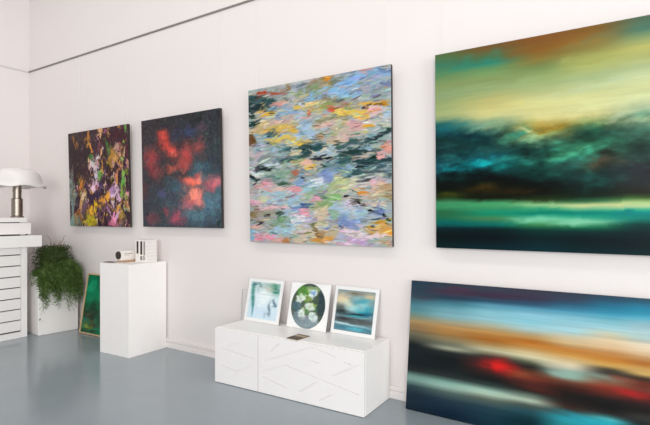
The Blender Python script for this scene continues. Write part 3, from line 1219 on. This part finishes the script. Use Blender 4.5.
# little leaflet on the cabinet front edge
bm = bmesh.new()
vs = [(.0, 0), (.115, .0), (.10, .11), (-.01, .11)]
box(bm, -.05, .05, -.068, .068, 0, .002, .0004)
t = thing('leaflet', 'small flat brown leaflet lying on the wide white cabinet', 'leaflet', (-1.915, -.322, ZC + .001), (0, 0, R(-3)))
obj('paper', bm, mat('brown printed paper', '#8a7358', .5, .25, 30), t)
bm = bmesh.new()
box(bm, -.045, .045, -.062, .0, .002, .0026)
obj('printed_picture', bm, mat('dark printed picture', '#57463a', .5, .5, 45), t)
bm = bmesh.new()
box(bm, -.04, .04, .02, .035, .002, .0026)
obj('printed_picture', bm, mat('pale printed picture', '#cdbda4', .5, .3, 45), t)

# --------------------------------------------------------------- the plinth
t = obj('display_plinth', nbox(-.1945, .1945, -.2, .2, 0, .786, .002), M['plinth'])
PA = R(2.5)
t.location = (-3.818, -.221, .0); t.rotation_euler = (0, 0, PA)
tag(t, 'tall white display plinth with small boxes on top', 'plinth')
ZP = .786

# boxes on the plinth
t = thing('gift_box', 'tall white box with three dark bars and a D, tallest on the plinth', 'box', (-3.719, -.165, ZP + .001), (0, 0, PA))
obj('carton', nbox(-.075, .075, -.055, .055, 0, .2, .0015), M['carton'], t)
for (a, b, z0, mm) in ((-.058, -.034, .075, 'print_black'), (-.008, .016, .068, 'print_black'), (.034, .054, .062, 'print_grey')):
    obj('printed_bar', nbox(a, b, -.0562, -.0548, z0, .185), M[mm], t)
obj('printed_bar', nbox(-.006, .010, -.0562, -.0548, .02, .054), M['print_black'], t)
# letter D from a half ring
bm = bmesh.new()
box(bm, .024, .034, -.0562, -.0548, .02, .056)
n = 12
ro, ri = .018, .0105
pts = []
for k in range(n + 1):
    a = -math.pi / 2 + math.pi * k / n
    pts.append(((.034 + 1.2 * ro * math.cos(a), .038 + ro * math.sin(a)), (.034 + 1.1 * ri * math.cos(a), .038 + ri * math.sin(a))))
for (o1, i1), (o2, i2) in zip(pts, pts[1:]):
    A = [bm.verts.new((q[0], -.0562, q[1])) for q in (o1, o2, i2, i1)]
    B = [bm.verts.new((q[0], -.0548, q[1])) for q in (o1, o2, i2, i1)]
    bm.faces.new(A); bm.faces.new(B[::-1])
    for i in range(4):
        j = (i + 1) % 4
        bm.faces.new((A[i], B[i], B[j], A[j]))
obj('printed_letter', bm, M['print_grey'], t)
for i in range(4):
    for j in range(6):
        bm = bmesh.new()
        y = -.04 + i * .026 + (j % 2) * .01
        z = .025 + j * .03
        box(bm, .0748, .0758, y - .004, y + .004, z - .003, z + .003)
        obj('printed_dot', bm, M['print_pale'], t)

t = thing('kraft_cards', 'thin stack of kraft brown cards under the small white box on the plinth', 'cards', (-3.875, -.225, ZP + .001), (0, 0, PA))
for k in range(3):
    o = obj('card', nbox(-.05, .05, -.09, .11, .0045 * k, .0045 * k + .004, .0005), M['kraft'], t)
    o.rotation_euler = (0, 0, R((k - 1) * 2.5))
t = thing('candle_box', 'small white box with a black round end, lying on kraft cards', 'box', (-3.885, -.255, ZP + .0155), (0, 0, PA))
obj('carton', nbox(-.04, .036, -.07, .115, 0, .088, .004), M['carton'], t)
bm = bmesh.new()
capped(bm, [(.001, 0), (.033, 0), (.036, .002), (.036, .006), (.033, .008), (.001, .008)], 32)
bm.transform(Matrix.Translation((-.006, -.0695, .046)) @ Matrix.Rotation(R(90), 4, 'X'))
obj('round_end', bm, M['print_black'], t)
obj('printed_line', nbox(.0355, .0368, -.045, .04, .055, .061), M['print_grey'], t)
obj('printed_line', nbox(.0355, .0368, -.045, .01, .042, .046), M['print_pale'], t)
t = obj('dark_card', nbox(-.05, .05, -.03, .03, 0, .004, .0006), M['black_card'])
t.location = (-3.95, -.365, ZP + .001); t.rotation_euler = (0, 0, PA + R(8))
tag(t, 'thin dark card lying flat on the near left of the plinth', 'card')

# --------------------------------------------------------------- plan chest
YE = 2.409 - 2.915          # end towards the long wall
t = thing('plan_chest', 'white plan chest of shallow drawers standing against the left wall', 'chest', (-5.64, -1.2, 0))
ox, oy = 5.64, 1.2
bm = bmesh.new()
xf = -5.125
y0, y1 = -2.05, YE
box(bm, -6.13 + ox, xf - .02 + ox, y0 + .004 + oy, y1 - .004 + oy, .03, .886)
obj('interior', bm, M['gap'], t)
bm = bmesh.new()
box(bm, -6.13 + ox, xf + ox, y1 - .056 + oy, y1 + oy, 0, .889, .002)
box(bm, -6.13 + ox, xf + ox, y0 + oy, y0 + .056 + oy, 0, .889, .002)
box(bm, -6.13 + ox, xf + ox, y0 + .056 + oy, y1 - .056 + oy, 0, .057)
obj('body', bm, M['steel_white'], t)
zl = [.061 + .1069 * i for i in range(9)]
zl[8] = .900
for k in range(8):
    z0, z1 = zl[k] + .010, min(zl[k + 1], .887)
    obj('drawer', nbox(-5.9 + ox, xf - .002 + ox, y0 + .058 + oy, y1 - .059 + oy, z0, z1, .0015), M['steel_white'], t)
obj('worktop', nbox(-6.14 + ox, -5.06 + ox, -2.15 + oy, 2.518 - 2.915 + oy, .891, 1.003, .002), M['lacquer'], t)

t = thing('storage_box', 'long white drawer box lying on the plan chest worktop', 'box', (-5.55, -1.2, 1.0045))
obj('box_body', nbox(-.42, .42, -.9, 1.2 + 2.447 - 2.915, .012, .122, .002), M['steel_white'], t)
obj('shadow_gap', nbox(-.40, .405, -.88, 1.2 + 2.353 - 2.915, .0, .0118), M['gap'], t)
for (sx, sy) in ((.4, .70), (-.4, .70), (-.4, -.86), (.4, -.86)):
    bm = bmesh.new()
    capped(bm, [(.009, 0), (.009, .0122)], 16, (sx, sy, 0))
    obj('foot', bm, M['gap'], t)
t = thing('flat_tray', 'thin white tray on the drawer box, carrying the mushroom lamp', 'tray', (-5.55, -1.2, 1.1275))
obj('tray_body', nbox(-.38, .40, -.85, 1.2 + 2.419 - 2.915, .008, .052, .002), M['lacquer'], t)
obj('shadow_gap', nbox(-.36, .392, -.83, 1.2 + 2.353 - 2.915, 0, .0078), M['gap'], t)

# ---------------------------------------------------------------- the lamp
LX, LY, LZ = -5.225, 2.361 - 2.915, 1.1805
t = thing('table_lamp', 'mushroom table lamp with wavy white shade and steel stem', 'lamp', (LX, LY, LZ))
bm = bmesh.new()
capped(bm, [(.055, 0), (.058, .004), (.056, .012), (.05, .016)], 48)
obj('base', bm, M['stainless'], t, True)
bm = bmesh.new()
capped(bm, [(.048, .0165), (.050, .02), (.050, .185), (.046, .19)], 48)
capped(bm, [(.038, .19), (.038, .335)], 40)
capped(bm, [(.042, .262), (.042, .272)], 40)
obj('stem', bm, M['stainless'], t, False)
bm = bmesh.new()
def wave(th, r, z):
    f = max(0, (r - .17) / .10)
    return (.0, .011 * f * math.cos(6 * th + .9))
prof = [(.0005, .497), (.05, .496), (.10, .490), (.145, .476), (.176, .457), (.199, .428), (.213, .394), (.221, .362), (.229, .338), (.242, .320), (.257, .309)]
inn = [(r - .003, z - .004) for r, z in reversed(prof) if r > .01]
lathe(bm, prof + inn + [(.0005, .493)], 96, wave)
obj('lamp_shade', bm, M['shade'], t, True)
bm = bmesh.new()
capped(bm, [(.02, .336), (.03, .35), (.042, .38), (.042, .40), (.025, .43)], 24)
obj('bulb', bm, M['shade'], t, True)

# -------------------------------------------------------------- the plant
PX, PY = -5.224, 2.684 - 2.915
t = thing('potted_plant', 'trailing narrow-leaved green plant in a white square planter by the corner', 'plant', (PX, PY, 0), (0, 0, R(-5)))
bm = bmesh.new()
hw, hd, ph = .205, .195, .585
box(bm, -hw, hw, -hd, hd, 0, ph, .008)
top = [f for f in bm.faces if f.normal.z > .9 and f.calc_area() > .1]
r_ = bmesh.ops.inset_region(bm, faces=top, thickness=.014)
bmesh.ops.translate(bm, vec=(0, 0, -.04), verts=list({v for f in top for v in f.verts}))
obj('planter', bm, M['planter'], t)
obj('soil', nbox(-hw + .015, hw - .015, -hd + .015, hd - .015, ph - .039, ph - .02), M['soil'], t)

def blade(bm, p, d, ln, wd, up):
    d = d.normalized()
    s = d.cross(up)
    if s.length < 1e-3:
        s = d.cross(Vector((1, 0, 0)))
    s = s.normalized() * wd / 2
    m = p + d * ln * .45 + Vector((0, 0, .003))
    e = p + d * ln
    a = bm.verts.new(p); b = bm.verts.new(m + s); c = bm.verts.new(e); f = bm.verts.new(m - s)
    bm.faces.new((a, b, c, f))

rnd = random.Random(3)
def rv():
    return Vector((rnd.gauss(0, 1), rnd.gauss(0, 1), rnd.gauss(0, 1))).normalized()
XMIN = -.24; YMAX = -PY - .03; YMIN = YE - PY + .02
VR = Vector((.836, .549, 0)); VF = Vector((.549, -.836, 0))     # towards the right of the room / into the room
# dense clipped crown
bm = bmesh.new()
cc = Vector((.07, .008, .74))
def crown_pt():
    a, b = rnd.uniform(-1, 1), rnd.uniform(-1, 1)
    z = rnd.uniform(.58, .878)
    k = .118 + .03 * (z < .78)
    return Vector((cc.x, cc.y, 0)) + VR * a * k + VF * b * .14 + Vector((0, 0, z))
for _ in range(5200):
    p = crown_pt()
    d = rv() + Vector((0, 0, -.1))
    blade(bm, p, d, rnd.uniform(.02, .04), rnd.uniform(.005, .009), rv())
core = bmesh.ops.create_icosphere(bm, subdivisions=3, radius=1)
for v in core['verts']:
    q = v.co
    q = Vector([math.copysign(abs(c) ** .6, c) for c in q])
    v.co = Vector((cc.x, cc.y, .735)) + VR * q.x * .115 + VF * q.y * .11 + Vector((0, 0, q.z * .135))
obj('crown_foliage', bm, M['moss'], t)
# trailing strands
bm = bmesh.new()
bs = bmesh.new()
for k in range(720):
    az = rnd.uniform(0, 2 * math.pi)
    out = VR * math.cos(az) + (VF if rnd.random() < .5 else Vector((.93, -.12, 0))) * math.sin(az)
    right = math.cos(az)
    reach = rnd.uniform(.05, .12) + .20 * max(0, right) * rnd.random() ** .7 + .05 * max(0, math.sin(az)) * rnd.random()
    zs = rnd.uniform(.60, .73 if right > 0 else .64)
    if right < -.45 and rnd.random() < .6:
        continue
    drop = rnd.uniform(.10, .36) * (1 if right > -.2 else .55)
    if math.sin(az) > .3 and -.25 < right < .75 and rnd.random() < .22:
        drop += rnd.uniform(.04, .20)
    p0 = Vector((cc.x, cc.y, zs)) + out * .085
    pts = []
    n = 12
    for i in range(n + 1):
        s = i / n
        p = p0 + out * reach * (1 - (1 - s) ** 1.8) + Vector((0, 0, .02 * math.sin(min(1, s * 2) * math.pi / 2) - drop * s ** 1.6))
        p += Vector((rnd.gauss(0, .006), rnd.gauss(0, .006), rnd.gauss(0, .004)))
        p.x = max(p.x, XMIN); p.y = min(max(p.y, YMIN), YMAX)
        p.z = max(p.z, .07); p.x = min(p.x, .285)
        # stay outside the planter body
        if p.z < ph + .01 and abs(p.x) < hw + .012 and abs(p.y) < hd + .012:
            if VF.dot(out) > -.3:
                p.x = hw + .012 + rnd.random() * .02
            else:
                p.z = ph + .01
        pts.append(p)
    for i in range(1, n + 1):
        d0 = (pts[i] - pts[i - 1])
        for _ in range(3):
            p = pts[i - 1].lerp(pts[i], rnd.random())
            d = d0.normalized() * .6 + rv() * .95 + out * .25 + Vector((0, 0, -.2))
            e = p + d.normalized() * .045
            if e.y > YMAX or e.y < YMIN or e.z < .01 or (e.x < hw + .002 and e.z < ph and abs(e.y) < hd):
                d = Vector((abs(d.x) + .2, d.y * .3, d.z))
            if (p + d.normalized() * .05).y > YMAX:
                continue
            blade(bm, p, d, rnd.uniform(.035, .06), rnd.uniform(.0045, .008), rv())
    if k % 6 == 0:
        tube(bs, pts, .0012, 3)
obj('trailing_foliage', bm, M['leaf'], t)
obj('stems', bs, mat('green stem', '#4a5a30', .6, .2), t)
bm = bmesh.new()
def twig(pts, r):
    tube(bm, pts, [r * (1 - .7 * i / (len(pts) - 1)) for i in range(len(pts))], 5)
for (s, hgt, lean) in ((-.02, .14, -.05), (.03, .10, .06), (.06, .15, .075), (.0, .08, .02), (.085, .08, .05)):
    b = Vector((cc.x, cc.y, .86)) + VR * s
    pts = [b + VR * lean * (i / 5) ** 1.5 + Vector((0, 0, hgt * i / 5 - (.012 if i == 5 else 0))) + Vector((rnd.gauss(0, .004), rnd.gauss(0, .004), 0)) for i in range(6)]
    twig(pts, .0042)
for k in range(9):
    b = Vector((cc.x, cc.y, rnd.uniform(.68, .86))) - VR * .10
    ln = rnd.uniform(.06, .13); dr = rnd.uniform(.0, .22)
    pts = []
    for i in range(7):
        q = b - VR * ln * (i / 6) + VF * .06 * rnd.uniform(.8, 1.2) + Vector((0, 0, .03 * math.sin(i / 6 * 3) - dr * (i / 6) ** 2))
        q.y = max(q.y, YMIN + .005)
        pts.append(q)
    twig(pts, .0026)
obj('dry_twigs', bm, M['twig'], t)

# --------------------------------------------------------- light and camera
def area(name, loc, rot, sx, sy, power, col=(1, 1, 1)):
    l = bpy.data.lights.new(name, 'AREA')
    l.shape = 'RECTANGLE'; l.size = sx; l.size_y = sy; l.energy = power; l.color = col
    o = bpy.data.objects.new(name, l); C.objects.link(o)
    o.location = loc; o.rotation_euler = rot
    return o
# shop window behind the camera, and the overhead gallery lighting in front of the long wall
area('shopfront_daylight', (2.2, -7.6, 2.0), (R(84), 0, R(22)), 3.0, 2.2, 275, (1, .99, .975))
area('side_window_daylight', (5.9, -3.6, 1.6), (R(88), 0, R(90)), 5.0, 2.6, 215, (1, .99, .985))
area('ceiling_light_panel', (-2.6, -1.9, 4.36), (R(6), 0, 0), 6.5, .5, 46, (1, .97, .94))
w = bpy.data.worlds.new('World'); bpy.context.scene.world = w
w.use_nodes = True
w.node_tree.nodes['Background'].inputs[0].default_value = (.93, .97, 1, 1)
w.node_tree.nodes['Background'].inputs[1].default_value = .45

cam = bpy.data.cameras.new('camera')
cam.sensor_width = 36; cam.lens = 36 * 485 / 650
cam.shift_y = (212.5 - 215.6) / 650 * -1
co = bpy.data.objects.new('camera', cam); C.objects.link(co)
co.location = (0, -2.915, 1.2)
co.rotation_euler = (R(90), 0, R(123.2766 - 90))
cam.clip_start = .05
sc = bpy.context.scene
sc.camera = co
sc.view_settings.view_transform = 'Standard'
sc.view_settings.look = 'None'
sc.view_settings.gamma = 1
sc.view_settings.use_curve_mapping = False
sc.view_settings.exposure = 0.13
